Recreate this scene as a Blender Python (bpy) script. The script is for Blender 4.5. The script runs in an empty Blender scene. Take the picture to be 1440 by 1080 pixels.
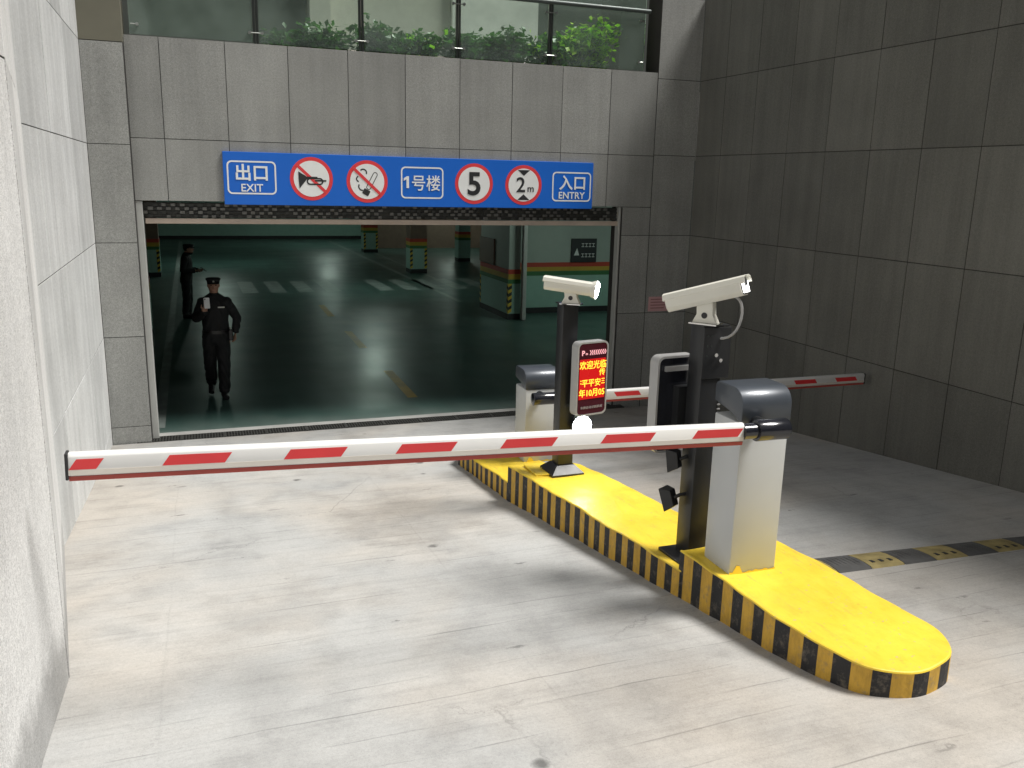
import bpy, bmesh, math, random
from mathutils import Vector, Matrix
random.seed(7)
PI = math.pi
SC = bpy.context.scene
COL = SC.collection

# ------------------------------------------------------------------ camera
cd = bpy.data.cameras.new('Camera')
cam = bpy.data.objects.new('Camera', cd); COL.objects.link(cam)
cd.sensor_width = 36.0; cd.lens = 36.0 * 1220.03 / 1440.0
cd.clip_start = 0.05; cd.clip_end = 500
r_, u_, f_ = Vector((.93983, -.34092, .0224)), Vector((.05701, .22113, .97358)), Vector((.33686, .91372, -.22726))
cam.matrix_world = Matrix(((r_.x, u_.x, -f_.x, .231), (r_.y, u_.y, -f_.y, -11.004), (r_.z, u_.z, -f_.z, 3.15), (0, 0, 0, 1)))
SC.camera = cam
# ------------------------------------------------------------------ light
SUN = Vector((-.545, .24, -1.0)).normalized()          # direction the light travels
w = bpy.data.worlds.new('World'); SC.world = w; w.use_nodes = True
nt = w.node_tree
sky = nt.nodes.new('ShaderNodeTexSky'); sky.sky_type = 'NISHITA'; sky.sun_disc = False
sky.sun_elevation = math.asin(-SUN.z); sky.sun_rotation = math.atan2(-SUN.x, -SUN.y)
sky.air_density = 1.0; sky.dust_density = 3.0; sky.ozone_density = 1.0
hs = nt.nodes.new('ShaderNodeHueSaturation'); hs.inputs['Saturation'].default_value = .3
nt.links.new(sky.outputs[0], hs.inputs['Color'])
bg = nt.nodes['Background']; bg.inputs[1].default_value = .05
nt.links.new(hs.outputs[0], bg.inputs[0])
sl = bpy.data.lights.new('Sun', 'SUN'); sl.energy = 5.0; sl.angle = math.radians(19); sl.color = (1, .97, .92)
so = bpy.data.objects.new('Sun', sl); COL.objects.link(so)
so.rotation_euler = SUN.to_track_quat('-Z', 'Y').to_euler(); so.location = (10, -10, 20)
vs = SC.view_settings
vs.view_transform = 'Standard'; vs.look = 'None'; vs.gamma = 1; vs.use_curve_mapping = False; vs.exposure = .0
SC.cycles.max_bounces = 8; SC.cycles.diffuse_bounces = 5; SC.cycles.transparent_max_bounces = 12
SC.cycles.use_denoising = True; SC.cycles.sample_clamp_indirect = 6

# ------------------------------------------------------------------ materials
MATS = {}
class NT:
    def __init__(s, name):
        s.m = bpy.data.materials.new(name); s.m.use_nodes = True; s.t = s.m.node_tree
        s.b = s.t.nodes['Principled BSDF']; MATS[name] = s.m
    def n(s, typ, **kw):
        o = s.t.nodes.new('ShaderNode' + typ)
        for k, v in kw.items(): setattr(o, k, v)
        return o
    def l(s, a, b): s.t.links.new(a, b)
    def val(s, sock, v):
        if hasattr(v, 'is_output'): s.l(v, sock)
        else: sock.default_value = v
    def pos(s, scale=(1, 1, 1)):
        g = s.n('NewGeometry'); m = s.n('Mapping'); s.l(g.outputs['Position'], m.inputs[0]); m.inputs['Scale'].default_value = scale
        return m.outputs[0]
    def noise(s, vec, scale, detail=4, rough=.55):
        o = s.n('TexNoise'); s.l(vec, o.inputs['Vector']); o.inputs['Scale'].default_value = scale
        o.inputs['Detail'].default_value = detail; o.inputs['Roughness'].default_value = rough
        return o.outputs[0]
    def ramp(s, fac, stops):
        o = s.n('ValToRGB'); s.l(fac, o.inputs[0]); e = o.color_ramp.elements
        while len(e) < len(stops): e.new(.5)
        for q, (p, c) in zip(e, stops):
            q.position = p; q.color = (c, c, c, 1) if not hasattr(c, '__len__') else (*c, 1)
        return o.outputs[0]
    def mul(s, a, b, fac=1., mode='MULTIPLY'):
        o = s.n('Mix', data_type='RGBA', blend_type=mode); s.val(o.inputs[0], fac)
        s.val(o.inputs[6], a if hasattr(a, 'is_output') else (*a, 1)); s.val(o.inputs[7], b if hasattr(b, 'is_output') else (*b, 1))
        return o.outputs[2]
    def math(s, op, a, b=0., c=0.):
        o = s.n('Math', operation=op); s.val(o.inputs[0], a); s.val(o.inputs[1], b); s.val(o.inputs[2], c); return o.outputs[0]
    def bump(s, h, strength, dist=.01):
        o = s.n('Bump'); o.inputs['Strength'].default_value = strength; o.inputs['Distance'].default_value = dist
        s.l(h, o.inputs['Height']); s.l(o.outputs[0], s.b.inputs['Normal'])

def plain(name, col, rough=.5, metal=0., var=.12, scale=6., emit=None, es=0., spec=.5, coat=0.):
    k = NT(name); p = k.pos(); n = k.noise(p, scale, 5)
    v = k.ramp(n, [(.25, 1 - var), (.75, 1 + var * .3)])
    k.l(k.mul(col, v), k.b.inputs['Base Color'])
    k.l(k.math('ADD', k.math('MULTIPLY', n, .2), rough - .1), k.b.inputs['Roughness'])
    k.b.inputs['Metallic'].default_value = metal; k.b.inputs['Specular IOR Level'].default_value = spec
    k.b.inputs['Coat Weight'].default_value = coat
    if emit: k.b.inputs['Emission Color'].default_value = (*emit, 1); k.b.inputs['Emission Strength'].default_value = es
    return k.m

def granite(name, col, streak=.25, speck=.35, basestain=0.):
    k = NT(name); p = k.pos()
    fine = k.noise(p, 170, 2, .7); mid = k.noise(p, 45, 3); big = k.noise(p, 1.3, 4)
    st = k.noise(k.pos((7, 7, .35)), 1.0, 5, .65)
    oi = k.n('ObjectInfo')
    c = k.mul(col, k.ramp(fine, [(.33, 1 - speck), (.5, 1.0), (.68, 1 + speck * .6)]))
    c = k.mul(c, k.ramp(mid, [(.3, .88), (.7, 1.08)]))
    c = k.mul(c, k.ramp(big, [(.3, .86), (.7, 1.08)]))
    c = k.mul(c, k.ramp(st, [(.35, 1 - streak), (.6, 1.03)]))
    c = k.mul(c, k.ramp(oi.outputs['Random'], [(0, .86), (1, 1.1)]))
    if basestain:
        g = k.n('NewGeometry'); sx = k.n('SeparateXYZ'); k.l(g.outputs['Position'], sx.inputs[0])
        h = k.math('ADD', sx.outputs[2], k.math('MULTIPLY', sx.outputs[1], .105))
        h = k.math('ADD', h, k.math('MULTIPLY', k.noise(k.pos((1, 3, 3)), 1.4, 5), .35))
        c = k.mul(c, k.ramp(h, [(.36, 1 - basestain), (.5, 1.0)]))
    k.l(c, k.b.inputs['Base Color']); k.b.inputs['Roughness'].default_value = .62
    k.bump(fine, .15, .003)
    return k.m

granite('granite', (.29, .295, .282), streak=.10, speck=.4)
granite('granite_shaded', (.150, .150, .135), streak=.14)  # same granite for the right wall, its shade put into the colour
granite('granite_lit', (.60, .61, .61), streak=.16, speck=.3)  # same granite for the left wall, sunlight put into the colour
granite('granite_pale', (.74, .74, .735), streak=.06, speck=.40, basestain=.42)  # pale speckled stone, with sunlit brightness also put into its colour
plain('joint', (.028, .027, .025), .9, var=.3)
plain('olive_plaster', (.145, .14, .105), .8, var=.2, scale=2)
plain('concrete_grey', (.30, .30, .29), .85, var=.3, scale=2)

def concrete():
    k = NT('ramp_concrete'); p = k.pos()
    big = k.noise(p, .55, 6, .6); mid = k.noise(p, 3.2, 6, .65); fine = k.noise(p, 60, 3, .7)
    c = k.mul(k.mul((.445, .415, .375), (.405, .408, .402), k.ramp(k.noise(k.pos((1, 1, 1)), .42, 4), [(.40, 0.), (.60, 1.)]), 'MIX'), k.ramp(big, [(.3, .80), (.5, .98), (.7, 1.08)]))
    c = k.mul(c, k.ramp(mid, [(.30, .82), (.52, 1.0), (.8, 1.06)]))
    c = k.mul(c, k.ramp(fine, [(.3, .9), (.7, 1.05)]))
    # transverse trowel drag marks
    dr = k.noise(k.pos((.8, 26, 26)), 1.0, 5, .7)
    c = k.mul(c, k.ramp(dr, [(.33, .90), (.5, 1.0), (.75, 1.03)]))
    # scored lines across the ramp, broken up
    g = k.n('NewGeometry'); sx = k.n('SeparateXYZ'); k.l(g.outputs['Position'], sx.inputs[0])
    wob = k.math('MULTIPLY', k.noise(k.pos((.5, .5, .5)), 2.0, 3), .10)
    y = k.math('ADD', k.math('ADD', sx.outputs[1], wob), k.math('MULTIPLY', sx.outputs[0], -.02))
    fr = k.math('PINGPONG', k.math('MULTIPLY', y, 4.3), .5)
    lm = k.noise(k.pos((.9, 5, 5)), 1.3, 4, .6)
    lineh = k.ramp(fr, [(0, .25), (.03, 1.)])
    mask = k.ramp(lm, [(.47, 0.), (.62, 1.)])
    ln = k.mul((1, 1, 1), lineh, mask)
    c = k.mul(c, k.mul(ln, (1, 1, 1), .42, 'MIX'))
    # longitudinal pour joints
    fx = k.math('PINGPONG', k.math('ADD', k.math('MULTIPLY', sx.outputs[0], .57), k.math('MULTIPLY', wob, .3)), .5)
    lx = k.ramp(fx, [(0, .90), (.005, 1.)])
    c = k.mul(c, k.mul((1, 1, 1), lx, k.ramp(k.noise(p, 1.1, 3), [(.4, 0.), (.6, 1.)])))
    # dark oil spots
    vo = k.n('TexVoronoi'); k.l(k.mul(p, k.noise(p, 14, 3), .06, 'ADD'), vo.inputs['Vector']); vo.inputs['Scale'].default_value = 1.5
    sp = k.ramp(vo.outputs['Distance'], [(.03, .35), (.075, 1.)])
    c = k.mul(c, k.mul((1, 1, 1), sp, k.ramp(k.noise(p, 9, 5), [(.28, 0.), (.44, 1.)])))
    vo2 = k.n('TexVoronoi'); k.l(k.mul(k.pos((.45, 1.5, 1)), k.noise(p, 22, 4), .12, 'ADD'), vo2.inputs['Vector']); vo2.inputs['Scale'].default_value = 3.1
    c = k.mul(c, k.mul((1, 1, 1), k.ramp(vo2.outputs['Distance'], [(.03, .45), (.10, 1.)]), k.ramp(k.noise(p, .9, 4), [(.44, 0.), (.54, 1.)])))
    # damp patch with a soft torn edge
    def blob(cx, cy, rx, ry, dark):
        dx = k.math('DIVIDE', k.math('SUBTRACT', sx.outputs[0], cx), rx); dy = k.math('DIVIDE', k.math('SUBTRACT', sx.outputs[1], cy), ry)
        d = k.math('SQRT', k.math('ADD', k.math('MULTIPLY', dx, dx), k.math('MULTIPLY', dy, dy)))
        d = k.math('ADD', d, k.math('MULTIPLY', k.noise(k.pos((1.6, 2.6, 1)), 1.6, 7, .7), 1.2))
        return k.ramp(k.math('MULTIPLY', d, .5), [(.55, dark), (.70, 1.)])
    c = k.mul(c, blob(1.75, -4.5, .9, 1.0, .80)); c = k.mul(c, blob(2.2, -7.6, .7, .6, .86)); c = k.mul(c, blob(.6, -6.2, .5, .4, .86))
    # falloff of light towards the facade, put into the colour
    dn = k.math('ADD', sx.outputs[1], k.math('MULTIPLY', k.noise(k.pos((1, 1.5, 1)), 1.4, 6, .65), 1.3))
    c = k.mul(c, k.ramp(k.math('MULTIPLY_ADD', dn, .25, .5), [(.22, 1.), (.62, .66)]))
    # faint tyre tracks down both lanes
    for tx in (.35, 1.85, 4.35, 5.85):
        dx = k.math('ABSOLUTE', k.math('SUBTRACT', sx.outputs[0], k.math('ADD', k.math('MULTIPLY', k.noise(k.pos((.3, .3, .3)), 1.5, 2), .5), tx - .25)))
        tr = k.ramp(dx, [(.06, .86), (.20, 1.)])
        c = k.mul(c, k.mul((1, 1, 1), tr, k.ramp(k.noise(k.pos((2, .7, 1)), 1.1, 5, .7), [(.38, 0.), (.66, 1.)])))
    # hairline cracks
    ve = k.n('TexVoronoi', feature='DISTANCE_TO_EDGE'); k.l(k.mul(p, k.noise(p, 3, 6, .7), .35, 'ADD'), ve.inputs['Vector']); ve.inputs['Scale'].default_value = .55
    c = k.mul(c, k.mul((1, 1, 1), k.ramp(ve.outputs['Distance'], [(.001, .72), (.0035, 1.)]), k.ramp(k.noise(p, .7, 3), [(.52, 0.), (.64, 1.)])))
    # gritty aggregate
    c = k.mul(c, k.ramp(k.noise(p, 210, 2, .6), [(.28, .78), (.45, 1.), (.72, 1.08)]))
    k.l(c, k.b.inputs['Base Color']); k.b.inputs['Roughness'].default_value = .8
    h = k.math('ADD', k.math('MULTIPLY', lineh, 1.0), k.math('MULTIPLY', fine, .35))
    k.bump(h, .25, .004)
concrete()

def epoxy():
    k = NT('epoxy_floor'); p = k.pos()
    c = k.mul((.040, .082, .072), k.ramp(k.noise(p, .5, 3), [(.3, .8), (.7, 1.15)]))
    c = k.mul(c, k.ramp(k.noise(k.pos((3, .3, 1)), 1.2, 3), [(.35, .86), (.65, 1.1)]))
    g = k.n('NewGeometry'); sx = k.n('SeparateXYZ'); k.l(g.outputs['Position'], sx.inputs[0])
    yd = k.math('SUBTRACT', sx.outputs[1], k.math('MULTIPLY', k.noise(p, 1.1, 5), 1.6))
    dust = k.ramp(k.math('MULTIPLY_ADD', yd, .25, .5), [(.22, 1.), (.50, 0.)])       # tracked-in dust by the door
    c = k.mul(c, (.13, .14, .13), k.math('MULTIPLY', dust, .7), 'MIX')
    k.l(c, k.b.inputs['Base Color'])
    rn = k.ramp(k.noise(p, .8, 2), [(.3, .32), (.7, .42)])
    k.l(k.math('ADD', rn, k.math('MULTIPLY', dust, .35)), k.b.inputs['Roughness'])
    k.bump(k.noise(k.pos((1, 1, 1)), 1.6, 1), .03, .004)
epoxy()
plain('paint_white', (.72, .74, .72), .5, var=.2); plain('line_white', (.24, .28, .265), .45, var=.55, scale=3)
plain('line_yellow', (.42, .27, .03), .45, var=.5, scale=3)
plain('dado_green', (.28, .45, .385), .45, var=.1); plain('wall_pale', (.33, .38, .345), .6, var=.12, scale=2)
plain('wall_brown', (.17, .115, .085), .6, var=.2); plain('band_red', (.40, .05, .03), .5); plain('band_yellow', (.45, .30, .04), .5)
plain('band_green', (.05, .16, .06), .5); plain('stripe_black', (.02, .02, .022), .55, var=.3); plain('stripe_yellow', (.62, .45, .05), .5)
plain('ceiling_dark', (.10, .12, .115), .85); plain('rubber_black', (.025, .025, .026), .75, var=.3, scale=25)
plain('bump_grey', (.10, .10, .10), .8, var=.5, scale=9); plain('bump_yellow', (.36, .29, .12), .75, var=.55, scale=9)
plain('sign_blue', (.006, .13, .60), .42, var=.08, scale=1.2); plain('sign_white', (.80, .82, .82), .45, var=.06); plain('sign_red', (.72, .05, .06), .45, var=.06)
plain('sign_black', (.02, .022, .025), .5)
plain('cab_silver', (.51, .53, .54), .5, .0, var=.06, scale=3, coat=.15); plain('hood_grey', (.066, .077, .094), .36, .2, var=.12, coat=.2)
plain('black_metal', (.016, .017, .019), .42, .0, var=.2); plain('black_gloss', (.012, .013, .018), .16, var=.1, coat=.4)
plain('boom_white', (.80, .80, .79), .38, var=.05, coat=.3); plain('boom_red', (.66, .035, .04), .42, var=.08, coat=.2)
plain('boom_beige', (.62, .585, .53), .45, var=.08); plain('rubber_red', (.42, .07, .055), .6)
plain('camera_white', (.70, .69, .62), .45, var=.05); plain('rim_grey', (.38, .38, .38), .35, .2, var=.05); plain('chrome', (.75, .75, .74), .22, 1., var=.1)
plain('rail_steel', (.10, .12, .115), .45, .3); plain('steel_dark', (.07, .08, .075), .35, .8); plain('steel', (.4, .42, .4), .4, 1.)
plain('shutter_dark', (.060, .062, .058), .5, .3, var=.4, scale=9); plain('shutter_link', (.19, .19, .18), .45, .4, var=.4, scale=20)
plain('bar_beige', (.52, .43, .36), .5, .1, var=.15); plain('rail_grey', (.46, .47, .45), .45, .2)
plain('pink_paper', (.62, .36, .37), .8, var=.08); plain('pink_ink', (.30, .13, .14), .8)
plain('uniform', (.008, .009, .011), .75, var=.4, scale=14); plain('skin', (.36, .20, .14), .55, var=.15, scale=20); plain('boot', (.007, .007, .008), .35)
plain('hair', (.008, .007, .006), .6); plain('badge', (.45, .45, .42), .4, .5); plain('phone_white', (.85, .87, .88), .3)
plain('soil', (.05, .035, .025), .9); plain('bark', (.10, .075, .05), .9)
plain('white_plaster', (.84, .84, .80), .75, var=.08, scale=1); plain('beige_plaster', (.60, .58, .52), .75, var=.12, scale=1)
plain('dark_wall', (.085, .095, .085), .5, var=.2, scale=1)
plain('grate_iron', (.055, .055, .052), .6, .4, var=.4, scale=15); plain('pit_black', (.006, .006, .006), .9)
plain('led_white', (1, 1, 1), .4, emit=(.90, .98, 1.), es=45); plain('led_soft', (1, 1, 1), .4, emit=(1, 1, .95), es=7)
plain('screen_red', (.06, .004, .004), .3, emit=(1., .012, .012), es=.62); plain('screen_dim', (.03, .008, .014), .2, emit=(.5, .03, .05), es=.05)
plain('screen_yellow', (.4, .3, .05), .4, emit=(1., .52, .03), es=2.0); plain('screen_pink', (.4, .2, .2), .4, emit=(1., .45, .50), es=.9)
plain('screen_grey', (.30, .28, .29), .4); plain('tube_glow', (1, 1, 1), .4, emit=(.80, 1., .88), es=240)

def yellow_paint():
    k = NT('yellow_paint'); p = k.pos()
    c = k.mul((.84, .60, .05), k.ramp(k.noise(p, 2.2, 5), [(.3, .88), (.7, 1.05)]))
    c = k.mul(c, k.ramp(k.noise(k.pos((2.5, .9, 1)), 5, 6, .7), [(.3, .86), (.5, 1.), (.75, 1.04)]))
    g = k.ramp(k.noise(p, 13, 6, .75), [(.58, 0.), (.74, 1.)])
    c = k.mul(c, (.40, .27, .07), k.math('MULTIPLY', g, .45), 'MIX')
    sc = k.ramp(k.noise(k.pos((14, 1.2, 3)), 1.6, 6, .7), [(.60, 0.), (.72, 1.)])
    c = k.mul(c, (.30, .24, .12), k.math('MULTIPLY', sc, .5), 'MIX')
    ch = k.ramp(k.noise(p, 42, 3, .6), [(.67, 0.), (.70, 1.)])
    c = k.mul(c, (.36, .33, .27), k.math('MULTIPLY', ch, .7), 'MIX')
    k.l(c, k.b.inputs['Base Color']); k.l(k.ramp(k.noise(p, 6, 4), [(.3, .32), (.7, .55)]), k.b.inputs['Roughness'])
    k.bump(k.noise(p, 30, 4), .18, .006)
yellow_paint()
def side_paint(name, col):
    k = NT(name); p = k.pos()
    c = k.mul(col, k.ramp(k.noise(k.pos((9, 9, 3)), 2, 6, .7), [(.3, .7), (.6, 1.05)]))
    c = k.mul(c, (.20, .17, .13), k.ramp(k.noise(p, 17, 6, .75), [(.52, 0.), (.74, .75)]), 'MIX')
    k.l(c, k.b.inputs['Base Color']); k.b.inputs['Roughness'].default_value = .65; k.bump(k.noise(p, 34, 4), .4, .008)
side_paint('side_yellow', (.60, .36, .045)); side_paint('side_black', (.018, .018, .02))  # side yellow is the top paint with shade put into the colour
def glass():
    k = NT('green_glass'); t = k.n('BsdfTransparent'); t.inputs[0].default_value = (.86, .94, .89, 1)
    gl = k.n('BsdfGlossy'); gl.inputs['Roughness'].default_value = .03; gl.inputs[0].default_value = (.9, 1, .95, 1)
    fr = k.n('Fresnel'); fr.inputs[0].default_value = 1.5
    mx = k.n('MixShader'); k.l(fr.outputs[0], mx.inputs[0]); k.l(t.outputs[0], mx.inputs[1]); k.l(gl.outputs[0], mx.inputs[2])
    df = k.n('BsdfDiffuse'); df.inputs[0].default_value = (.45, .55, .5, 1); m2 = k.n('MixShader')     # film of dust on the pane
    k.l(k.ramp(k.noise(k.pos((1.5, 1.5, 1.5)), 1.6, 5), [(.3, .06), (.75, .22)]), m2.inputs[0])
    k.l(mx.outputs[0], m2.inputs[1]); k.l(df.outputs[0], m2.inputs[2])
    k.l(m2.outputs[0], k.t.nodes['Material Output'].inputs[0])
glass()
def leaf(name, col):
    k = NT(name); p = k.pos()
    c = k.mul(col, k.ramp(k.noise(p, 9, 4), [(.3, .55), (.7, 1.35)]))
    k.l(c, k.b.inputs['Base Color']); k.b.inputs['Roughness'].default_value = .35
    tr = k.n('BsdfTranslucent'); k.l(k.mul(c, (.9, 1.5, .4)), tr.inputs[0]); mx = k.n('MixShader'); mx.inputs[0].default_value = .3
    k.l(k.b.outputs[0], mx.inputs[1]); k.l(tr.outputs[0], mx.inputs[2]); k.l(mx.outputs[0], k.t.nodes['Material Output'].inputs[0])
leaf('leaf_dark', (.055, .12, .045)); leaf('leaf_mid', (.085, .18, .055)); leaf('leaf_lime', (.48, .68, .07))

# ------------------------------------------------------------------ mesh helpers
class MB:
    def __init__(s): s.v = []; s.f = []; s.m = []; s.mats = []
    def mi(s, mat):
        if mat not in s.mats: s.mats.append(mat)
        return s.mats.index(mat)
    def add(s, vs, fs, mat, M=None):
        o = len(s.v); i = s.mi(mat)
        for v in vs: s.v.append(tuple(M @ Vector(v)) if M is not None else tuple(v))
        for f in fs: s.f.append([o + a for a in f]); s.m.append(i)
        return s
    def box(s, x0, x1, y0, y1, z0, z1, mat, M=None):
        vs = [(x0, y0, z0), (x1, y0, z0), (x1, y1, z0), (x0, y1, z0), (x0, y0, z1), (x1, y0, z1), (x1, y1, z1), (x0, y1, z1)]
        return s.add(vs, [(0, 3, 2, 1), (4, 5, 6, 7), (0, 1, 5, 4), (1, 2, 6, 5), (2, 3, 7, 6), (3, 0, 4, 7)], mat, M)
    def loft(s, rings, mat, caps=True, M=None):
        n = len(rings[0]); vs = [p for r in rings for p in r]; fs = []
        for i in range(len(rings) - 1):
            for j in range(n):
                a, b = i * n + j, i * n + (j + 1) % n
                fs.append((a, b, b + n, a + n))
        if caps: fs.append(tuple(range(n - 1, -1, -1))); fs.append(tuple((len(rings) - 1) * n + j for j in range(n)))
        return s.add(vs, fs, mat, M)
    def prism(s, poly, axis, a, b, mat, M=None):
        """poly in the two other axes (in xyz order), extruded along axis from a to b"""
        def pt(p, t): return {'x': (t, p[0], p[1]), 'y': (p[0], t, p[1]), 'z': (p[0], p[1], t)}[axis]
        return s.loft([[pt(p, a) for p in poly], [pt(p, b) for p in poly]], mat, True, M)
    def tube(s, pts, rad, mat, n=10, M=None):
        pts = [Vector(p) for p in pts]; rads = rad if hasattr(rad, '__len__') else [rad] * len(pts); rings = []
        up = None
        for i, p in enumerate(pts):
            t = (pts[min(i + 1, len(pts) - 1)] - pts[max(i - 1, 0)]).normalized()
            if up is None: up = Vector((0, 0, 1)) if abs(t.z) < .9 else Vector((1, 0, 0))
            a = t.cross(up).normalized(); b = a.cross(t).normalized(); up = b
            rings.append([tuple(p + (a * math.cos(2 * PI * k / n) + b * math.sin(2 * PI * k / n)) * rads[i]) for k in range(n)])
        return s.loft(rings, mat, True, M)
    def mesh(s, name, smooth=False, bevel=0., seg=2):
        me = bpy.data.meshes.new(name); me.from_pydata(s.v, [], s.f)
        for m in s.mats: me.materials.append(MATS[m])
        me.polygons.foreach_set('material_index', s.m)
        bm = bmesh.new(); bm.from_mesh(me); bmesh.ops.recalc_face_normals(bm, faces=bm.faces)
        if bevel:
            es = [e for e in bm.edges if len(e.link_faces) == 2 and e.calc_face_angle(0) > .5]
            bmesh.ops.bevel(bm, geom=es, offset=bevel, segments=seg, profile=.5, affect='EDGES', clamp_overlap=True)
        bm.to_mesh(me); bm.free()
        if smooth:
            me.polygons.foreach_set('use_smooth', [True] * len(me.polygons))
            try: me.set_sharp_from_angle(angle=math.radians(38))
            except Exception: pass
        me.update(); return me

def obj(name, me, parent=None, loc=(0, 0, 0), rotz=0.):
    o = bpy.data.objects.new(name, me); COL.objects.link(o); o.location = loc; o.rotation_euler = (0, 0, rotz); o.parent = parent; return o
def part(name, mb, parent, smooth=False, bevel=0., seg=2, loc=(0, 0, 0)): return obj(name, mb.mesh(name, smooth, bevel, seg), parent, loc)
def tag(o, label=None, cat=None, group=None, kind=None):
    for k, v in (('label', label), ('category', cat), ('group', group), ('kind', kind)):
        if v: o[k] = v
    return o
def thing(name, label, cat, loc=(0, 0, 0), rotz=0., group=None): return tag(obj(name, None, None, loc, rotz), label, cat, group)
def copy_tree(o, parent=None):
    c = o.copy(); COL.objects.link(c); c.parent = parent
    for ch in o.children: copy_tree(ch, c)
    return c
def rz(y): return -.105 * y                                # ramp height
def circle(r, n=28, cx=0., cy=0.): return [(cx + r * math.cos(2 * PI * i / n), cy + r * math.sin(2 * PI * i / n)) for i in range(n)]
def rrect(w, h, r, n=5, cx=0., cy=0.):
    P = []
    for sx, sy, a0 in ((1, 1, 0), (-1, 1, 90), (-1, -1, 180), (1, -1, 270)):
        for i in range(n + 1):
            a = math.radians(a0 + 90 * i / n); P.append((cx + sx * (w / 2 - r) + r * math.cos(a), cy + sy * (h / 2 - r) + r * math.sin(a)))
    return P
def text_mesh(body, size, mat, bold=.0, extrude=.0015, stretch=1.):
    c = bpy.data.curves.new('lettering', 'FONT'); c.body = body; c.size = size; c.align_x = 'CENTER'; c.align_y = 'CENTER'
    c.offset = bold * size; c.extrude = extrude; c.resolution_u = 4
    o = bpy.data.objects.new('lettering', c); COL.objects.link(o)
    dg = bpy.context.evaluated_depsgraph_get(); me = bpy.data.meshes.new_from_object(o.evaluated_get(dg))
    bpy.data.objects.remove(o); bpy.data.curves.remove(c)
    xs = [v.co.x for v in me.vertices]; ys = [v.co.y for v in me.vertices]
    cx, cy = (min(xs) + max(xs)) / 2, (min(ys) + max(ys)) / 2
    for v in me.vertices:                                   # stand it up: lies in XZ, faces -Y, centred
        x, y, z = v.co; v.co = ((x - cx) * stretch, -z, y - cy)
    me.materials.clear(); me.materials.append(MATS[mat]); me.update(); return me

# ------------------------------------------------------------------ stone-clad walls
T = .025; GAP = .008; SLABS = {}
def slab_mesh(wd, h, mat):
    k = (round(wd, 3), round(h, 3), mat)
    if k not in SLABS:
        m = MB(); m.box(-wd / 2 + GAP / 2, wd / 2 - GAP / 2, 0, T, -h / 2 + GAP / 2, h / 2 - GAP / 2, mat); SLABS[k] = m.mesh('slab', False, .001, 1)
    return SLABS[k]
def clad_wall(name, label, P0, P1, ucuts, zfun, mat, z_core, thick=.3, cat='wall', group=None, skip=None):
    """P0->P1 left to right seen from the front; front face of the slabs on that line; zfun(i) gives the z cuts of column i"""
    a, b = Vector(P0), Vector(P1); d = (b - a).normalized(); L = (b - a).length; ang = math.atan2(d.y, d.x)
    t = thing(name, label, cat, (a.x, a.y, 0), ang, group)
    m = MB(); m.box(0, L, .0032, T + thick, z_core[0], z_core[1], 'joint'); part('core', m, t)
    for i in range(len(ucuts) - 1):
        zc = zfun(i)
        for j in range(len(zc) - 1):
            u = (ucuts[i] + ucuts[i + 1]) / 2; z = (zc[j] + zc[j + 1]) / 2
            if skip and skip(i, j): continue
            obj('slab', slab_mesh(ucuts[i + 1] - ucuts[i], zc[j + 1] - zc[j], mat), t, (u, random.uniform(-.0015, .0015), z))
    return t
XL, XR = -.796, 6.959
# wall above the entrance (front plane Y = 0)
clad_wall('entrance_wall', 'grey granite wall above the garage opening, carrying the long blue sign', (-.36, 0), (6.3, 0),
          [0] + [.36 + .7 * i for i in range(10)], lambda i: [2.84, 3.536, 4.631], 'granite', (2.86, 4.60), .30)
# short jamb wall right of the opening
clad_wall('jamb_wall', 'narrow dark granite jamb between the opening and the notice pier', (5.86, 0), (6.3, 0), [0, .44], lambda i: [-.2, .25, 1.35, 2.45, 2.84], 'granite', (-.2, 2.83), .30)
clad_wall('corner_pier', 'granite corner pier with a pink notice, sunlit near its top', (6.3, -.006), (XR, -.006), [0, XR - 6.3],
          lambda i: [-.2, .25, 1.35, 2.45, 3.55, 4.555, 5.60, 6.6], 'granite', (-.2, 6.6), .35, 'pier')
clad_wall('entrance_pier', 'grey granite pier left of the opening, topped by olive plaster', (XL, -.12), (-.36, -.12), [0, .436],
          lambda i: [-.2, .20, 1.285, 2.37, 3.455, 4.53], 'granite', (-.2, 4.53), .42, 'pier')
pl = bpy.data.objects['entrance_pier']
m = MB(); m.box(0, .436, .0, .45, 4.535, 7.0, 'olive_plaster'); tag(part('plaster_top', m, pl), 'olive plaster upper part of the pier')
# left wall: far straight run, then the run that bends inwards near the camera
clad_wall('side_wall', 'grey granite side wall, sunlight put into its tone, running from the pier to the pale wall', (XL, -4.25), (XL, -.12),
          [0] + [.7 * i - .02 for i in range(1, 6)] + [4.13], lambda i: [-.1, .20, 1.285, 2.37, 3.455, 4.535, 5.62, 6.7], 'granite_lit', (-.2, 6.7))
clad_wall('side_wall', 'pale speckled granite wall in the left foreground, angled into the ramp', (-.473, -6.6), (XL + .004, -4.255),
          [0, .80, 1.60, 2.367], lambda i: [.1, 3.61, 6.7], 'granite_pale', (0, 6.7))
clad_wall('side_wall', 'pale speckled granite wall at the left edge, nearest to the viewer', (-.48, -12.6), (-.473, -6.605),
          [.0] + [.8 * i + .395 for i in range(0, 8)], lambda i: [.4, 3.61, 6.7], 'granite_pale', (0, 6.7))
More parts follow.
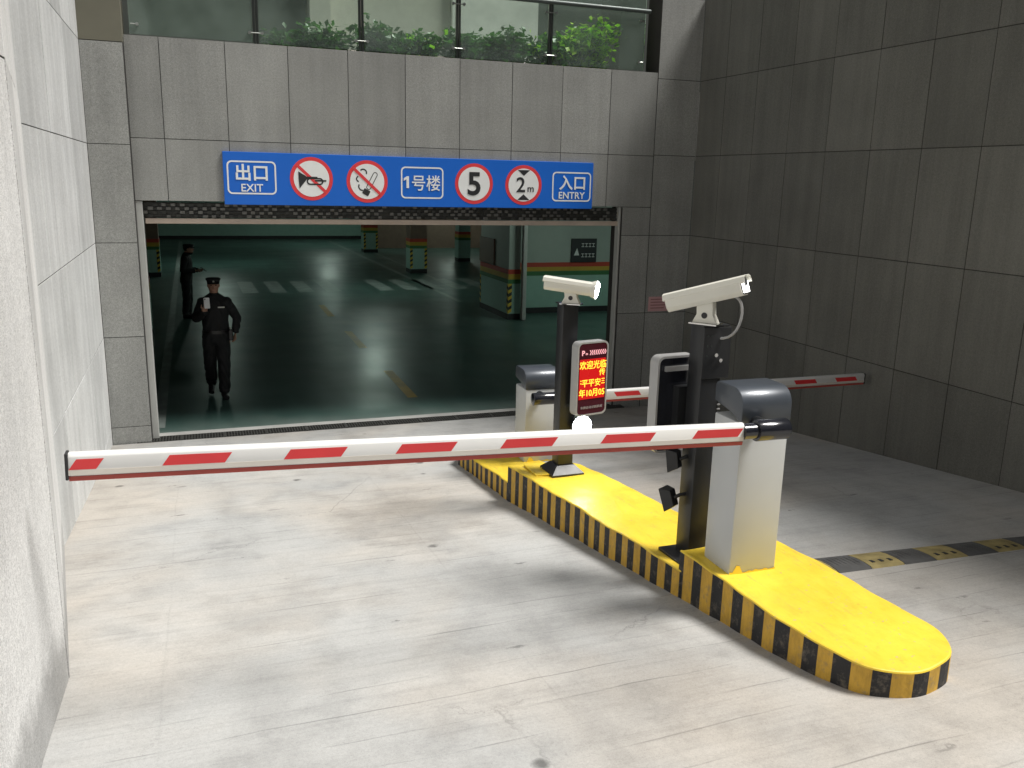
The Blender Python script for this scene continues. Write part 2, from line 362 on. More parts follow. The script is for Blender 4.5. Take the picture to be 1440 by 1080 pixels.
# right wall
uc = [0, .624] + [1.324 + .7 * i for i in range(12)]
clad_wall('shaded_wall', 'tall granite wall in shade, its tone darkened for that shade, along the right of the ramp', (XR, -.010), (XR, -.010 - uc[-1]), uc,
          lambda i: [-.2, .25, 1.35, 2.451, 3.552, 4.553, 5.62], 'granite_shaded', (-.2, 5.62))
m = MB(); m.box(-6, XL - .02, -30, -.14, 6.72, 15, 'concrete_grey'); tag(part('sky_blocker', m, None), 'unseen concrete block added above the left wall to cut sky light', 'light blocker')  # added out of view to block sky light from the left
m = MB(); m.box(13, 24, -34, 20, 0, 12, 'concrete_grey'); tag(part('sky_blocker', m, None), 'unseen concrete block added beyond the right wall to cut sky light', 'light blocker')  # added out of view to block sky light from the right
m = MB(); m.box(-14, 24, -40, -28, 2, 13, 'concrete_grey'); tag(part('sky_blocker', m, None), 'unseen concrete block added behind the viewer to cut sky light', 'light blocker')  # added out of view to block sky light from behind the camera
# ------------------------------------------------------------------ ground
def structure(name, mb, **k): return tag(part(name, mb, None, **k), kind='structure')
m = MB(); N = 48
ys = [0 - 30 * i / N for i in range(N + 1)]
vs, fs = [], []
for y in ys:
    for x in (-12, XL - .3, 0, 2, 4, 6, XR + .3, 30): vs.append((x, y - .16, rz(y)))
for i in range(N):
    for j in range(7): a = i * 8 + j; fs.append((a, a + 8, a + 9, a + 1))
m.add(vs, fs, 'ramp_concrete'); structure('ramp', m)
m = MB(); m.box(-12, 30, -400, -30.16, 3.0, 3.15, 'concrete_grey'); structure('ground', m)
m = MB(); m.box(-8, 26, .10, 44, -.3, 0, 'epoxy_floor'); structure('garage_floor', m)
m = MB(); m.box(-.9, 6.9, -.163, .10, -.3, -.09, 'pit_black'); structure('drain_trench', m)
m = MB(); m.box(-.9, 6.9, .085, .22, -.1, .004, 'concrete_grey'); structure('threshold', m, bevel=.004)
# drain gratings
dr = thing('drain', 'row of dark iron drain gratings along the foot of the garage opening', 'drain', (0, 0, 0))
g = MB(); GW = .49
for i in range(15): x = -GW / 2 + .008 + i * (GW - .016) / 14; g.box(x - .006, x + .006, -.10, .10, -.02, .0, 'grate_iron')
for y in (-.105, -.035, .035, .10): g.box(-GW / 2, GW / 2, y - .007, y + .007, -.022, -.001, 'grate_iron')
for x in (-GW / 2, GW / 2): g.box(x - .006, x + .006, -.11, .11, -.022, .001, 'grate_iron')
gm = g.mesh('grating')
for i in range(13): obj('grating', gm, dr, (-.52 + GW / 2 + i * .5, -.04, .006 + random.uniform(-.003, .002)), random.uniform(-.008, .008))

# ------------------------------------------------------------------ garage interior
m = MB(); m.box(-8, 26, .34, 44, 3.25, 3.5, 'ceiling_dark'); structure('garage_ceiling', m)
m = MB(); m.box(-8, 26, 35.6, 36.0, 0, 3.25, 'dado_green'); m.box(-8, 26, 35.58, 35.6, 0, .16, 'stripe_black'); tag(part('garage_wall', m, None), 'pale green back wall at the far end of the garage', 'wall')
m = MB(); m.box(-3.4, -3.2, .36, 36, 0, 3.25, 'wall_brown'); tag(part('garage_wall', m, None), 'brown side wall inside the garage behind the left columns', 'wall')
m = MB(); m.box(15.0, 15.2, .36, 36, 0, 3.25, 'wall_brown'); tag(part('garage_wall', m, None), 'dark side wall deep inside the garage on the right', 'wall')
m = MB(); m.box(-8, -.40, .32, .36, -.1, 3.25, 'ceiling_dark'); m.box(5.9, 26, .32, .36, -.1, 3.25, 'ceiling_dark'); tag(part('garage_wall', m, None), 'unlit inner face of the entrance wall beside the opening', 'wall')
def hazard(mb, x, y0, z0, z1, face, wdt=.09):
    """diagonal yellow / black hazard strip on a column face; face = 'front' (at y0, along x) or 'left' (at x=y0.., along y)"""
    n = int((z1 - z0) / .075); dz = (z1 - z0) / n
    for i in range(n):
        mat = 'stripe_black' if i % 2 else 'stripe_yellow'; za = z0 + i * dz; sk = .05
        A = [(0, za), (wdt, min(za + sk, z1)), (wdt, min(za + dz + sk, z1)), (0, za + dz)]
        if A[1][1] >= A[2][1] - 1e-4: A = [(0, za), (wdt, z1), (0, za + dz)]
        P = [((x + a, y0, z) if face == 'front' else (y0, x + a, z)) for a, z in A]
        mb.add(P, [tuple(range(len(P)))], mat)
def column(x0, x1, y0, y1, label, upper='wall_brown', stripes=('fl', 'fr'), group='striped columns inside the garage'):
    t = thing('column', label, 'column', ((x0 + x1) / 2, (y0 + y1) / 2, 0), 0, group)
    hx, hy = (x1 - x0) / 2, (y1 - y0) / 2
    m = MB(); m.box(-hx, hx, -hy, hy, .0, 3.25, upper); part('shaft', m, t)
    e = .012; m = MB(); m.box(-hx - e, hx + e, -hy - e, hy + e, .14, .84, 'dado_green'); part('dado', m, t)
    m = MB(); m.box(-hx - e, hx + e, -hy - e, hy + e, 0, .138, 'stripe_black'); part('base', m, t)
    for k, (c, a, b) in enumerate((('band_green', .842, .94), ('band_yellow', .942, 1.06), ('band_red', 1.062, 1.17))):
        m = MB(); m.box(-hx - e, hx + e, -hy - e, hy + e, a, b, c); part('colour_band', m, t)
    for s in stripes:
        m = MB()
        if s == 'fl': hazard(m, -hx - e, -hy - e - .003, .14, .84, 'front')
        if s == 'fr': hazard(m, hx + e - .09, -hy - e - .003, .14, .84, 'front')
        if s == 'll': hazard(m, -hy - e, -hx - e - .003, .14, .84, 'left')
        if s == 'lr': hazard(m, hy + e - .09, -hx - e - .003, .14, .84, 'left')
        part('hazard_strip', m, t)
    return t
column(7.22, 7.79, 18.3, 18.9, 'striped column standing alone in the middle of the garage beyond the crossing')
column(7.22, 7.81, 26.9, 27.5, 'smaller striped column farther back, left of the lone one')
column(7.06, 7.34, 7.9, 10.0, 'long striped pier beside the pale green wall, right of the lane', 'wall_pale', ('fl', 'll', 'lr'))
column(-1.35, -.76, 18.3, 18.9, 'striped column behind the left gate rail, farther of the two')
column(-1.1, -.62, 7.1, 7.6, 'striped column just behind the left gate rail, nearer of the two')
column(10.13, 10.6, 22.3, 22.8, 'plain pale column far back right of the lone striped one', 'dado_green', ())
m = MB(); m.box(7.341, 7.44, 7.72, 7.86, 0, 3.25, 'rail_grey'); tag(part('drain_pipe', m, None, bevel=.02), 'grey vertical duct at the corner of the long striped pier', 'duct')
# wall with bands
t = thing('garage_wall', 'pale green wall with red, yellow and green bands right of the long pier', 'wall', (7.45, 8.75, 0))
m = MB(); m.box(0, 4.5, .012, .3, 0, 3.25, 'wall_pale'); part('core', m, t)
m = MB(); m.box(0, 4.5, 0, .011, .14, .92, 'dado_green'); part('dado', m, t)
m = MB(); m.box(0, 4.5, -.002, .011, 0, .138, 'stripe_black'); part('base', m, t)
for c, a, b in (('band_green', .922, 1.03), ('band_yellow', 1.032, 1.13), ('band_red', 1.132, 1.24)):
    m = MB(); m.box(0, 4.5, 0, .011, a, b, c); part('colour_band', m, t)
# dark notice on that wall
t = thing('notice_board', 'small black notice with white pictogram on the pale green garage wall', 'notice', (9.32, 8.74, 1.53))
m = MB(); m.box(-.34, .34, -.02, .005, -.29, .29, 'sign_black'); part('panel', m, t)
m = MB(); m.add([(-.27, -.023, -.12), (-.13, -.023, -.12), (-.19, -.023, .06)], [(0, 1, 2)], 'paint_white'); part('pictogram', m, t)
for z in (.13, -.12):
    m = MB()
    for i in range(4):
        m.box(-.07 + i * .095, .0 + i * .095, -.024, -.021, z - .045, z - .03, 'paint_white'); m.box(-.07 + i * .095, .0 + i * .095, -.024, -.021, z + .03, z + .045, 'paint_white')
        m.box(-.04 + i * .095, -.028 + i * .095, -.024, -.021, z - .045, z + .045, 'paint_white')
    part('lettering', m, t)
# brown box on the pier
m = MB(); m.box(7.02, 7.06, 8.9, 10.0, 1.19, 1.80, 'wall_brown'); tag(part('wall_panel', m, None), 'brown panel above the bands of the long striped pier', 'panel')
m = MB(); m.box(8.15, 15, 29.2, 29.4, 0, 3.25, 'wall_brown'); tag(part('garage_wall', m, None), 'dark brown partition far back right of the smaller striped column', 'wall')
# floor markings
for i in range(10):
    x = 1.45 + i * .76
    if i == 4: continue
    m = MB(); m.add([(x, 13.75, .004), (x + .42, 13.75, .004), (x + .40, 16.5, .004), (x - .02, 16.5, .004)], [(0, 1, 2, 3)], 'line_white')
    tag(part('crossing_stripe', m, None), kind='structure')
def strip(name, p, q, wd, mat, z=.004):
    a, b = Vector((*p, z)), Vector((*q, z)); d = (b - a).normalized(); n = Vector((-d.y, d.x, 0)) * wd / 2
    m = MB(); m.add([a - n, b - n, b + n, a + n], [(0, 1, 2, 3)], mat); return tag(part(name, m, None), kind='structure')
strip('lane_line', (-.30, .45), (-.30, 34), .14, 'line_white'); strip('lane_line', (6.85, 11), (6.75, 34), .14, 'line_white')
strip('lane_line', (7.0, 14.6), (13, 14.6), .1, 'line_white'); strip('lane_line', (7.63, 16.2), (7.63, 18.2), .1, 'line_white'); strip('lane_line', (7.63, 19.6), (7.63, 26.8), .1, 'line_white')
for y in (1.2, 5.2, 9.2): strip('centre_line', (3.17, y), (3.2, y + 1.9), .15, 'line_yellow')
# ceiling tube lamps (lit; their streaks shine on the epoxy floor)
for k, (x, y) in enumerate(((5.1, 13.8), (6.3, 31.0), (1.0, 22.0), (9.5, 5.5), (11.5, 27.0))):
    t = thing('tube_lamp', ['lit tube lamp over the middle lane', 'lit tube lamp at the far end of the lane', 'lit tube lamp over the left lane', 'lit tube lamp in front of the banded wall', 'lit tube lamp over the far right bays'][k] + ' on the garage ceiling', 'lamp', (x, y, 3.24), 0, 'tube lamps on the garage ceiling')
    m = MB(); m.box(-.08, .08, -.65, .65, -.04, 0, 'paint_white'); part('housing', m, t)
    m = MB(); m.tube([(0, -.6, -.06), (0, .6, -.06)], .024, 'tube_glow', 10); part('tube', m, t, True)

# ------------------------------------------------------------------ rolling shutter
sh = thing('rolling_shutter', 'rolled-up dark metal link shutter under the blue sign', 'shutter', (0, .1, 0))
rows = ((2.668, .0), (2.712, .05), (2.756, .0), (2.80, .05))
for z, off in rows:
    m = MB(); m.box(-.34, 5.84, .012, .03, z - .006, z + .006, 'shutter_dark'); m.box(-.34, 5.84, .03, .04, z - .022, z + .022, 'shutter_dark')
    x = -.34 + off
    while x < 5.78:
        if random.random() < .93: d = random.uniform(-.006, .003); m.box(x + .006, x + random.uniform(.048, .064), -.008 + d, .012, z - .019, z + random.uniform(.008, .017), random.choice(('shutter_link', 'shutter_link', 'shutter_dark')))
        x += .1
    part('slat', m, sh)
m = MB(); m.box(-.27, 5.84, -.02, .035, 2.578, 2.640, 'bar_beige'); part('bottom_bar', m, sh, bevel=.006)
m = MB(); m.box(-.36, -.285, -.09, .06, -.1, 2.84, 'rail_grey'); part('guide_rail', m, sh, bevel=.006)
m = MB(); m.box(5.835, 5.862, -.06, .06, -.1, 2.84, 'rail_grey'); part('guide_rail', m, sh, bevel=.006)

# ------------------------------------------------------------------ blue sign
sg = thing('entrance_sign', 'long blue sign with white and red traffic symbols above the garage opening', 'sign', (0, -.035, 0))
m = MB(); m.box(.615, 5.375, 0, .034, 2.81, 3.418, 'sign_blue'); board = part('board', m, sg, bevel=.004)
def plate(poly, y, mat, name, parent=None, depth=.0012):
    m = MB(); m.prism(poly, 'y', y, y - depth, mat); return part(name, m, parent or sg)
def ring(outer, inner, y, mat, name, parent=None):
    m = MB(); n = len(outer)
    m.add([(x, y, z) for x, z in outer] + [(x, y, z) for x, z in inner], [(i, (i + 1) % n, n + (i + 1) % n, n + i) for i in range(n)], mat); return part(name, m, parent or sg)
def txt(body, size, x, z, mat, y, bold=0., parent=None, stretch=1., name='lettering'): return obj(name, text_mesh(body, size, mat, bold, stretch=stretch), parent or sg, (x, y, z))
for cx, cz, wd, h in ((.936, 3.125, .56, .385), (3.005, 3.107, .55, .39), (5.064, 3.097, .565, .385)):
    ring(rrect(wd, h, .055, 5, cx, cz), rrect(wd - .036, h - .036, .04, 5, cx, cz), -.002, 'sign_white', 'frame')
txt('出口', .20, .936, 3.185, 'sign_white', -.003, .022); txt('EXIT', .125, .936, 3.008, 'sign_white', -.003, .012)
txt('号楼', .205, 3.055, 3.107, 'sign_white', -.003, .007, stretch=.94)
m = MB(); m.prism([(2.80, 3.04), (2.832, 3.04), (2.832, 3.185), (2.806, 3.185), (2.765, 3.158), (2.765, 3.128), (2.80, 3.148)], 'y', -.002, -.0045, 'sign_white'); part('lettering', m, sg)
txt('入口', .20, 5.07, 3.150, 'sign_white', -.003, .020); txt('ENTRY', .125, 5.07, 2.985, 'sign_white', -.003, .012)
discs = ((1.63, 3.127), (2.306, 3.109), (3.69, 3.110), (4.373, 3.107))
for cx, cz in discs:
    plate(circle(.256, 40, cx, cz), -.001, 'sign_red', 'red_disc'); plate(circle(.212, 40, cx, cz), -.0026, 'sign_white', 'white_disc')
def band(cx, cz, y): # diagonal red bar from upper left to lower right
    a = math.radians(-43); c, s = math.cos(a), math.sin(a); P = [(-.225, -.018), (.225, -.018), (.225, .018), (-.225, .018)]
    plate([(cx + x * c - z * s, cz + x * s + z * c) for x, z in P], y, 'sign_red', 'red_bar')
cx, cz = discs[0]
m = MB()   # horn: bell, tube, loop
m.prism([(cx - .155, cz + .085), (cx - .06, cz + .025), (cx + .07, cz + .025), (cx + .07, cz + .005), (cx - .055, cz - .005), (cx - .145, cz - .115), (cx - .155, cz - .0)], 'y', -.0058, -.007, 'sign_black')
part('horn', m, sg)
ring(rrect(.20, .085, .042, 5, cx + .04, cz - .03), rrect(.165, .05, .025, 5, cx + .04, cz - .03), -.0062, 'sign_black', 'horn')
m = MB(); m.prism([(cx + .04, cz - .012), (cx + .175, cz - .012), (cx + .175, cz - .03), (cx + .04, cz - .03)], 'y', -.0058, -.0068, 'sign_black'); part('horn', m, sg)
band(cx, cz, -.0044)
cx, cz = discs[1]
def rotp(P, ox, oz, a): c, s = math.cos(a), math.sin(a); return [(ox + x * c - z * s, oz + x * s + z * c) for x, z in P]
A = math.radians(62)
ring(rotp(rrect(.235, .062, .03, 4, .06, 0), cx + .03, cz - .045, A), rotp(rrect(.215, .042, .02, 4, .06, 0), cx + .03, cz - .045, A), -.0044, 'sign_black', 'cigarette')
plate(rotp(rrect(.07, .085, .012, 3, -.095, 0), cx + .03, cz - .045, A), -.0044, 'sign_black', 'cigarette')
for px, pz, rr, a0, a1 in ((-.05, .105, .05, -20, 140), (-.10, .03, .04, 110, 260), (-.06, -.06, .055, 150, 280)):
    P = [(cx + px + rr * math.cos(math.radians(a0 + (a1 - a0) * i / 8)), cz + pz + rr * math.sin(math.radians(a0 + (a1 - a0) * i / 8))) for i in range(9)]
    Q = [(cx + px + (rr - .016) * math.cos(math.radians(a0 + (a1 - a0) * i / 8)), cz + pz + (rr - .016) * math.sin(math.radians(a0 + (a1 - a0) * i / 8))) for i in range(9)]
    m = MB(); m.add([(x, -.0050, z) for x, z in P + Q], [(i, i + 1, 10 + i, 9 + i) for i in range(8)], 'sign_black'); part('smoke', m, sg)
band(cx, cz, -.0062)
txt('5', .40, discs[2][0], discs[2][1], 'sign_black', -.006, .022)
cx, cz = discs[3]
txt('2', .27, cx - .04, cz + .005, 'sign_black', -.006, .010); txt('m', .13, cx + .10, cz - .055, 'sign_black', -.006, .006)
for s in (1, -1): plate([(cx - .085, cz + s * .192), (cx + .085, cz + s * .192), (cx, cz + s * .118)], -.0044, 'sign_black', 'arrowhead')

# pink notice on the corner pier
t = thing('paper_notice', 'small pink paper notice stuck on the dark corner pier', 'notice', (6.5, -.010, 1.475))
m = MB(); m.box(-.155, .155, -.003, 0, -.105, .105, 'pink_paper'); part('sheet', m, t)
m = MB()
for i in range(4): m.box(-.12, .12 - .02 * (i % 2), -.0046, -.0034, .062 - i * .042, .074 - i * .042, 'pink_ink')
part('lettering', m, t)

# ------------------------------------------------------------------ terrace behind the parapet
m = MB(); m.box(-8, 26, .33, 20, 3.52, 4.45, 'concrete_grey'); structure('terrace', m)
m = MB(); m.box(-.9, 6.9, .331, 1.9, 4.455, 4.60, 'soil'); structure('planting_bed', m)
Yb = 3.0
m = MB(); m.box(-3, 2.0, Yb, Yb + .3, 4.45, 14., 'dark_wall'); m.box(-3, 2.0, Yb - .03, Yb, 4.9, 5.45, 'dark_wall'); tag(part('terrace_wall', m, None), 'dark grey wall behind the left part of the glass railing', 'wall')
m = MB(); m.box(2.03, 2.33, Yb - .25, Yb + .3, 4.45, 14., 'beige_plaster'); tag(part('terrace_column', m, None), 'slim pale column behind the glass railing', 'column')
m = MB(); m.box(2.34, 4.25, Yb + .1, Yb + .3, 4.45, 14., 'beige_plaster'); tag(part('terrace_wall', m, None), 'beige plaster wall behind the middle of the glass railing', 'wall')
m = MB(); m.box(4.26, 5.70, Yb, Yb + .3, 4.45, 14., 'white_plaster'); tag(part('terrace_wall', m, None), 'bright white wall behind the tallest hedge shrubs', 'wall')
m = MB(); m.box(5.71, 9.5, Yb + .6, Yb + .9, 4.45, 14., 'dark_wall'); tag(part('terrace_wall', m, None), 'dark wall behind the lime shrub at the right end', 'wall')
m = MB(); m.box(6.3, 6.7, 1.2, 1.9, 4.45, 6.4, 'dark_wall'); tag(part('terrace_column', m, None), 'dark column at the right end of the glass railing', 'column')
bal = thing('glass_railing', 'green glass railing with steel posts on top of the entrance wall', 'railing', (0, .12, 4.64))
posts = [1.06, 2.29, 3.505, 4.75]
xs = [-.33] + posts + [6.16]
for i in range(len(xs) - 1):
    m = MB(); m.box(xs[i] + .035, xs[i + 1] - .035, -.006, .006, .015, 1.05, 'green_glass'); part('pane', m, bal)
for x in posts:
    m = MB()
    for dx in (-.017, .017): m.box(x + dx - .012, x + dx + .012, -.02, .03, -.06, .98, 'steel_dark')
    part('post', m, bal, bevel=.003)
for x in posts + [xs[0] + .05, xs[-1] - .05]:
    for z in (.12, .64):
        m = MB()
        for dx in (-.07, .07):
            if xs[0] < x + dx < xs[-1]:
                m.tube([(x, -.022, z), (x + dx, -.022, z)], .007, 'steel', 6); m.tube([(x + dx, -.034, z), (x + dx, -.008, z)], .018, 'steel', 10)
        part('clamp', m, bal, True)
m = MB(); m.tube([(-.33, -.06, .76), (6.16, -.06, .76)], .028, 'rail_steel', 14); part('handrail', m, bal, True)
# shrubs
def shrub(x, y, h, rx, mats, n, label, lean=0.):
    t = thing('shrub', label, 'shrub', (x, y, 4.60), 0, 'shrubs behind the glass railing')
    m = MB(); fo = MB(); stems = []
    for i in range(16):
        a = random.uniform(0, 2 * PI); rr = rx * random.uniform(.2, .85)
        top = Vector((math.cos(a) * rr + lean, math.sin(a) * rr * .55, h * random.uniform(.62, 1.0)))
        P = [Vector((math.cos(a) * .03, math.sin(a) * .03, -.05)), top * .5 + Vector((0, 0, h * .06)), top]
        m.tube(P, [.011, .008, .003], 'bark', 5); stems.append(P)
    for i in range(int(n * 1.9)):
        P = random.choice(stems); s = random.uniform(.05, 1.0)
        c = P[0].lerp(P[1], s * 2) if s < .5 else P[1].lerp(P[2], s * 2 - 1)
        c = c + Vector((random.gauss(0, .11), random.gauss(0, .08), random.gauss(0, .05)))
        L = random.uniform(.06, .13); W = L * random.uniform(.24, .36)
        d = Vector((random.gauss(0, 1), random.gauss(0, .8), random.uniform(.0, 1.2))).normalized()
        sd = d.cross(Vector((random.gauss(0, .5), random.gauss(0, .5), 1))).normalized(); nr = d.cross(sd)
        q = [c, c + d * L * .45 + sd * W + nr * .008, c + d * L - Vector((0, 0, L * .18)), c + d * L * .45 - sd * W + nr * .008]
        fo.add(q, [(0, 1, 2), (0, 2, 3)], random.choices(mats, (6, 3, 1)[:len(mats)])[0])
    part('stems', m, t); part('foliage', fo, t)
D = ('leaf_dark', 'leaf_mid'); 
for a in ((1.45, .75, .28, .28, D, 160, 'low thin shrub by the leftmost railing post, sparse leaves'),
          (2.02, .80, .40, .32, D, 420, 'dark shrub just left of the second railing post'),
          (2.60, .70, .46, .36, D, 560, 'bushy dark shrub just right of the second railing post'),
          (3.20, .80, .40, .30, ('leaf_mid', 'leaf_dark', 'leaf_lime'), 420, 'fresh green shrub just left of the third railing post'),
          (3.80, .75, .44, .38, D, 600, 'dark shrub just right of the third railing post'),
          (4.40, .80, .52, .40, D, 640, 'tall dark shrub in front of the white wall'),
          (4.98, .75, .46, .36, ('leaf_dark', 'leaf_mid', 'leaf_lime'), 540, 'dark shrub behind the fourth railing post'),
          (1.75, .95, .30, .30, D, 260, 'small dark shrub between the first and second railing posts'),
          (2.95, 1.0, .38, .34, D, 420, 'dark shrub at the back, left of the third railing post'),
          (4.10, 1.0, .44, .36, D, 460, 'dark shrub at the back, midway between the third and fourth posts'),
          (5.20, 1.0, .60, .40, ('leaf_mid', 'leaf_lime', 'leaf_dark'), 620, 'mid green shrub leaning against the lime one'),
          (5.62, .85, .78, .46, ('leaf_lime', 'leaf_mid', 'leaf_lime'), 900, 'tall lime green shrub at the right end of the railing')): shrub(*a)

# ------------------------------------------------------------------ traffic island
isl = thing('traffic_island', 'yellow traffic island with black striped sides carrying the barriers', 'traffic island', (0, 0, 0))
def chaikin(P, keep):
    Q = []
    n = len(P)
    for i in range(n):
        a, b = P[i], P[(i + 1) % n]
        if i in keep: Q.append(a)
        if i in keep and (i + 1) % n in keep: continue
        if i not in keep: Q.append((a[0] * .75 + b[0] * .25, a[1] * .75 + b[1] * .25))
        if (i + 1) % n not in keep: Q.append((a[0] * .25 + b[0] * .75, a[1] * .25 + b[1] * .75))
    return Q
def block(outline, ztop, period, phase=0., closed_far=True):
    """outline: list of (x,y) counter-clockwise; ztop(y)"""
    m = MB(); n = len(outline)
    area = sum(outline[i][0] * outline[(i + 1) % n][1] - outline[(i + 1) % n][0] * outline[i][1] for i in range(n))
    R = .010                                                 # worn round edge
    cx = sum(p[0] for p in outline) / n; cy = sum(p[1] for p in outline) / n
    # resample perimeter at fine steps so stripes are faces
    per = []; acc = 0.
    for i in range(n):
        a, b = Vector(outline[i]), Vector(outline[(i + 1) % n]); L = (b - a).length; k = max(1, int(L / .0125))
        for j in range(k): per.append((a.lerp(b, j / k), acc + L * j / k))
        acc += L
    N = len(per); vs = []; fs = []
    inner = []
    for i, (p, s) in enumerate(per):
        t = (per[(i + 1) % N][0] - per[i - 1][0]).normalized(); nr = Vector((t.y, -t.x)) * (1 if area > 0 else -1)
        wob = .004 * math.sin(s * 9) + .003 * math.sin(s * 23 + 1)
        o = p + nr * wob; zt = ztop(p.y) + .004 * math.sin(s * 7)
        vs += [(o.x, o.y, rz(p.y) - .12), (o.x, o.y, zt - R), (o.x - nr.x * R * .3, o.y - nr.y * R * .3, zt - R * .3), (o.x - nr.x * R, o.y - nr.y * R, zt)]
        inner.append(4 * i + 3)
    b = len(m.v); m.v += vs
    for i in range(N):
        j = (i + 1) % N; s = per[i][1] + phase
        ph = (s / period) % 1.0
        mat = 'side_black' if ph < .5 else 'side_yellow'
        m.f.append([4 * i, 4 * j, 4 * j + 1, 4 * i + 1]); m.m.append(m.mi(mat))
        for k in (1, 2): m.f.append([4 * i + k, 4 * j + k, 4 * j + k + 1, 4 * i + k + 1]); m.m.append(m.mi('yellow_paint'))
    # top: fan to a centre spine
    sp = len(m.v); m.v.append((cx, cy, ztop(cy))); 
    for i in range(N): m.f.append([4 * i + 3, 4 * ((i + 1) % N) + 3, sp]); m.m.append(m.mi('yellow_paint'))
    return part('kerb_block', m, isl)
far = [(2.70, -2.75), (2.69, -4.31), (3.30, -4.31), (3.24, -2.75), (3.12, -2.5), (2.85, -2.5)]
mid = [(2.69, -4.29), (2.80, -5.55), (2.90, -6.80), (3.52, -6.80), (3.45, -5.85), (3.36, -4.75), (3.30, -4.45), (3.18, -4.29)]
near = [(2.905, -6.77), (2.94, -7.45), (2.975, -7.90), (3.02, -8.08), (3.10, -8.20), (3.22, -8.265), (3.36, -8.275), (3.50, -8.24), (3.61, -8.15), (3.665, -8.03), (3.675, -7.85), (3.63, -7.35), (3.575, -6.77)]
ks = {0, len(near) - 1}
for _ in range(2):
    first, last = near[0], near[-1]; near = chaikin(near, {0, len(near) - 1}); near = near if near[-1] == last else near
block(far, lambda y: .455 + (-y - 2.95) * .116, .15); block(mid, lambda y: .755 + (-y - 4.29) * .05, .147); block(near, lambda y: 1.0 - .008 * (-y - 6.8), .185, .05)
# loose dust line of concrete at the foot of the kerb is left to the ramp material; hatch cover on the middle block
m = MB(); m.box(-.17, .17, -.17, .17, 0, .014, 'yellow_paint'); hc = part('hatch_cover', m, isl, bevel=.005, loc=(2.97, -4.52, .768)); hc.rotation_euler = (-.05, 0, -.06)
m = MB(); m.tube([(-.07, 0, .018), (-.03, 0, .028), (.03, 0, .028), (.07, 0, .018)], .006, 'stripe_yellow', 6); part('handle', m, hc, True)

# ------------------------------------------------------------------ barrier gates
def boom_mesh(L):
    """boom runs along -x from 0 to -L ; profile in yz, front is -y"""
    H = .098
    P = [(-.010, .051), (.010, .051), (.024, .036), (.024, -.040), (.014, -.050), (-.014, -.050), (-.024, -.040), (-.024, .036)]
    m = MB(); m.prism(P, 'x', -L, 0, 'boom_white'); return m
def barrier(name, label, cx, yf, zb, W, Dp, hb, ht, boom_dir, boom_len, boom_z, boom_y, tilt, red, group, ca, cb, bs):
    """cx,yf = centre of the front bottom edge ; zb base ; hb body height ; ht total height"""
    t = thing(name, label, 'barrier', (cx, yf, zb), -.02, group)
    m = MB(); m.box(-W / 2, W / 2, 0, Dp, 0, hb, 'cab_silver'); bd = part('cabinet', m, t, True, .008, 2)
    m = MB(); P = [(-W / 2, .0)]; 
    for i in range(15): P.append((-W / 2 + W * i / 14, .008 + (.035 if i in (2, 3) else 0) + random.uniform(0, .014)))
    P.append((W / 2, 0)); m.add([(x, -.0022, z) for x, z in P], [tuple(range(len(P)))], 'yellow_paint'); part('paint_smear', m, bd)
    e = .006; r = .10; prof = [(-e, hb + .002)]
    for i in range(9):
        a = PI - PI / 2 * i / 8; prof.append((-e + r + r * math.cos(a), ht - r + r * math.sin(a)))
    for i in range(5):
        a = PI / 2 - PI / 2 * i / 4; prof.append((Dp + e - .04 + .04 * math.cos(a), ht - .04 + .04 * math.sin(a)))
    prof.append((Dp + e, hb + .07)); prof.append((Dp * .45, hb + .045))
    m = MB(); m.prism(prof, 'x', -W / 2 - e, W / 2 + e, 'hood_grey'); part('hood', m, t, True, .006, 2)
    # arm clamp : fat cylinder in front of the hood plus the neck towards the boom
    s = boom_dir; zc = boom_z - zb; yc = boom_y - yf
    m = MB(); m.tube([(ca, yc, zc), (cb, yc, zc)], .058, 'black_gloss', 24); ac = part('arm_clamp', m, t, True, .006, 2)
    m = MB(); m.tube([(bs, yc, zc), (ca, yc, zc)], .044, 'black_gloss', 20); part('clamp_neck', m, ac, True)
    m = MB(); m.tube([((ca + cb) / 2, yc, zc), ((ca + cb) / 2, .02, zc)], .04, 'black_metal', 16); part('pivot', m, ac, True)
    b = boom_mesh(boom_len); bo = part('boom', b, t, True, .003, 1)
    M = Matrix.Translation((bs, yc, zc)) @ Matrix.Rotation(tilt, 4, 'Y') @ (Matrix.Identity(4) if s < 0 else Matrix.Diagonal((-1, 1, 1, 1)))
    bo.matrix_local = M
    for a, c in red:
        k = .03; m = MB(); m.prism([(-a, -.006), (-c, -.006), (-c + k, .026 - .001), (-a + k, .026 - .001)] if False else [(-a, -.018), (-c, -.018), (-c + k, .026), (-a + k, .026)], 'y', -.0242, -.0252, 'boom_red'); part('red_band', m, bo)
    m = MB(); m.box(-boom_len, 0, -.0252, -.0235, -.042, -.0195, 'boom_beige'); part('edge_strip', m, bo)
    m = MB(); m.prism([(-.019, -.048), (.019, -.048), (.017, -.068), (-.017, -.068)], 'x', -boom_len, 0, 'rubber_red'); part('rubber_edge', m, bo)
    m = MB(); m.box(-boom_len - .012, -boom_len, -.028, .028, -.062, .052, 'rubber_black'); part('end_cap', m, bo, bevel=.004)
    return t
Ln = 3.19
reds = [(.035, .31), (.548, .826), (1.08, 1.347), (1.584, 1.849), (2.092, 2.343), (2.584, 2.836), (3.084, 3.19)]
reds = [(a, min(b, Ln - .001)) for a, b in reds]
barrier('barrier_gate', 'near barrier gate, its striped boom lowered across the foreground', 3.142, -7.16, .995, .305, .27, .895, 1.085, -1, 3.19, 1.893, -7.30, .030,
        [(a + .003, b) for a, b in reds], 'barrier gates on the yellow island', -.165, .03, -.245)
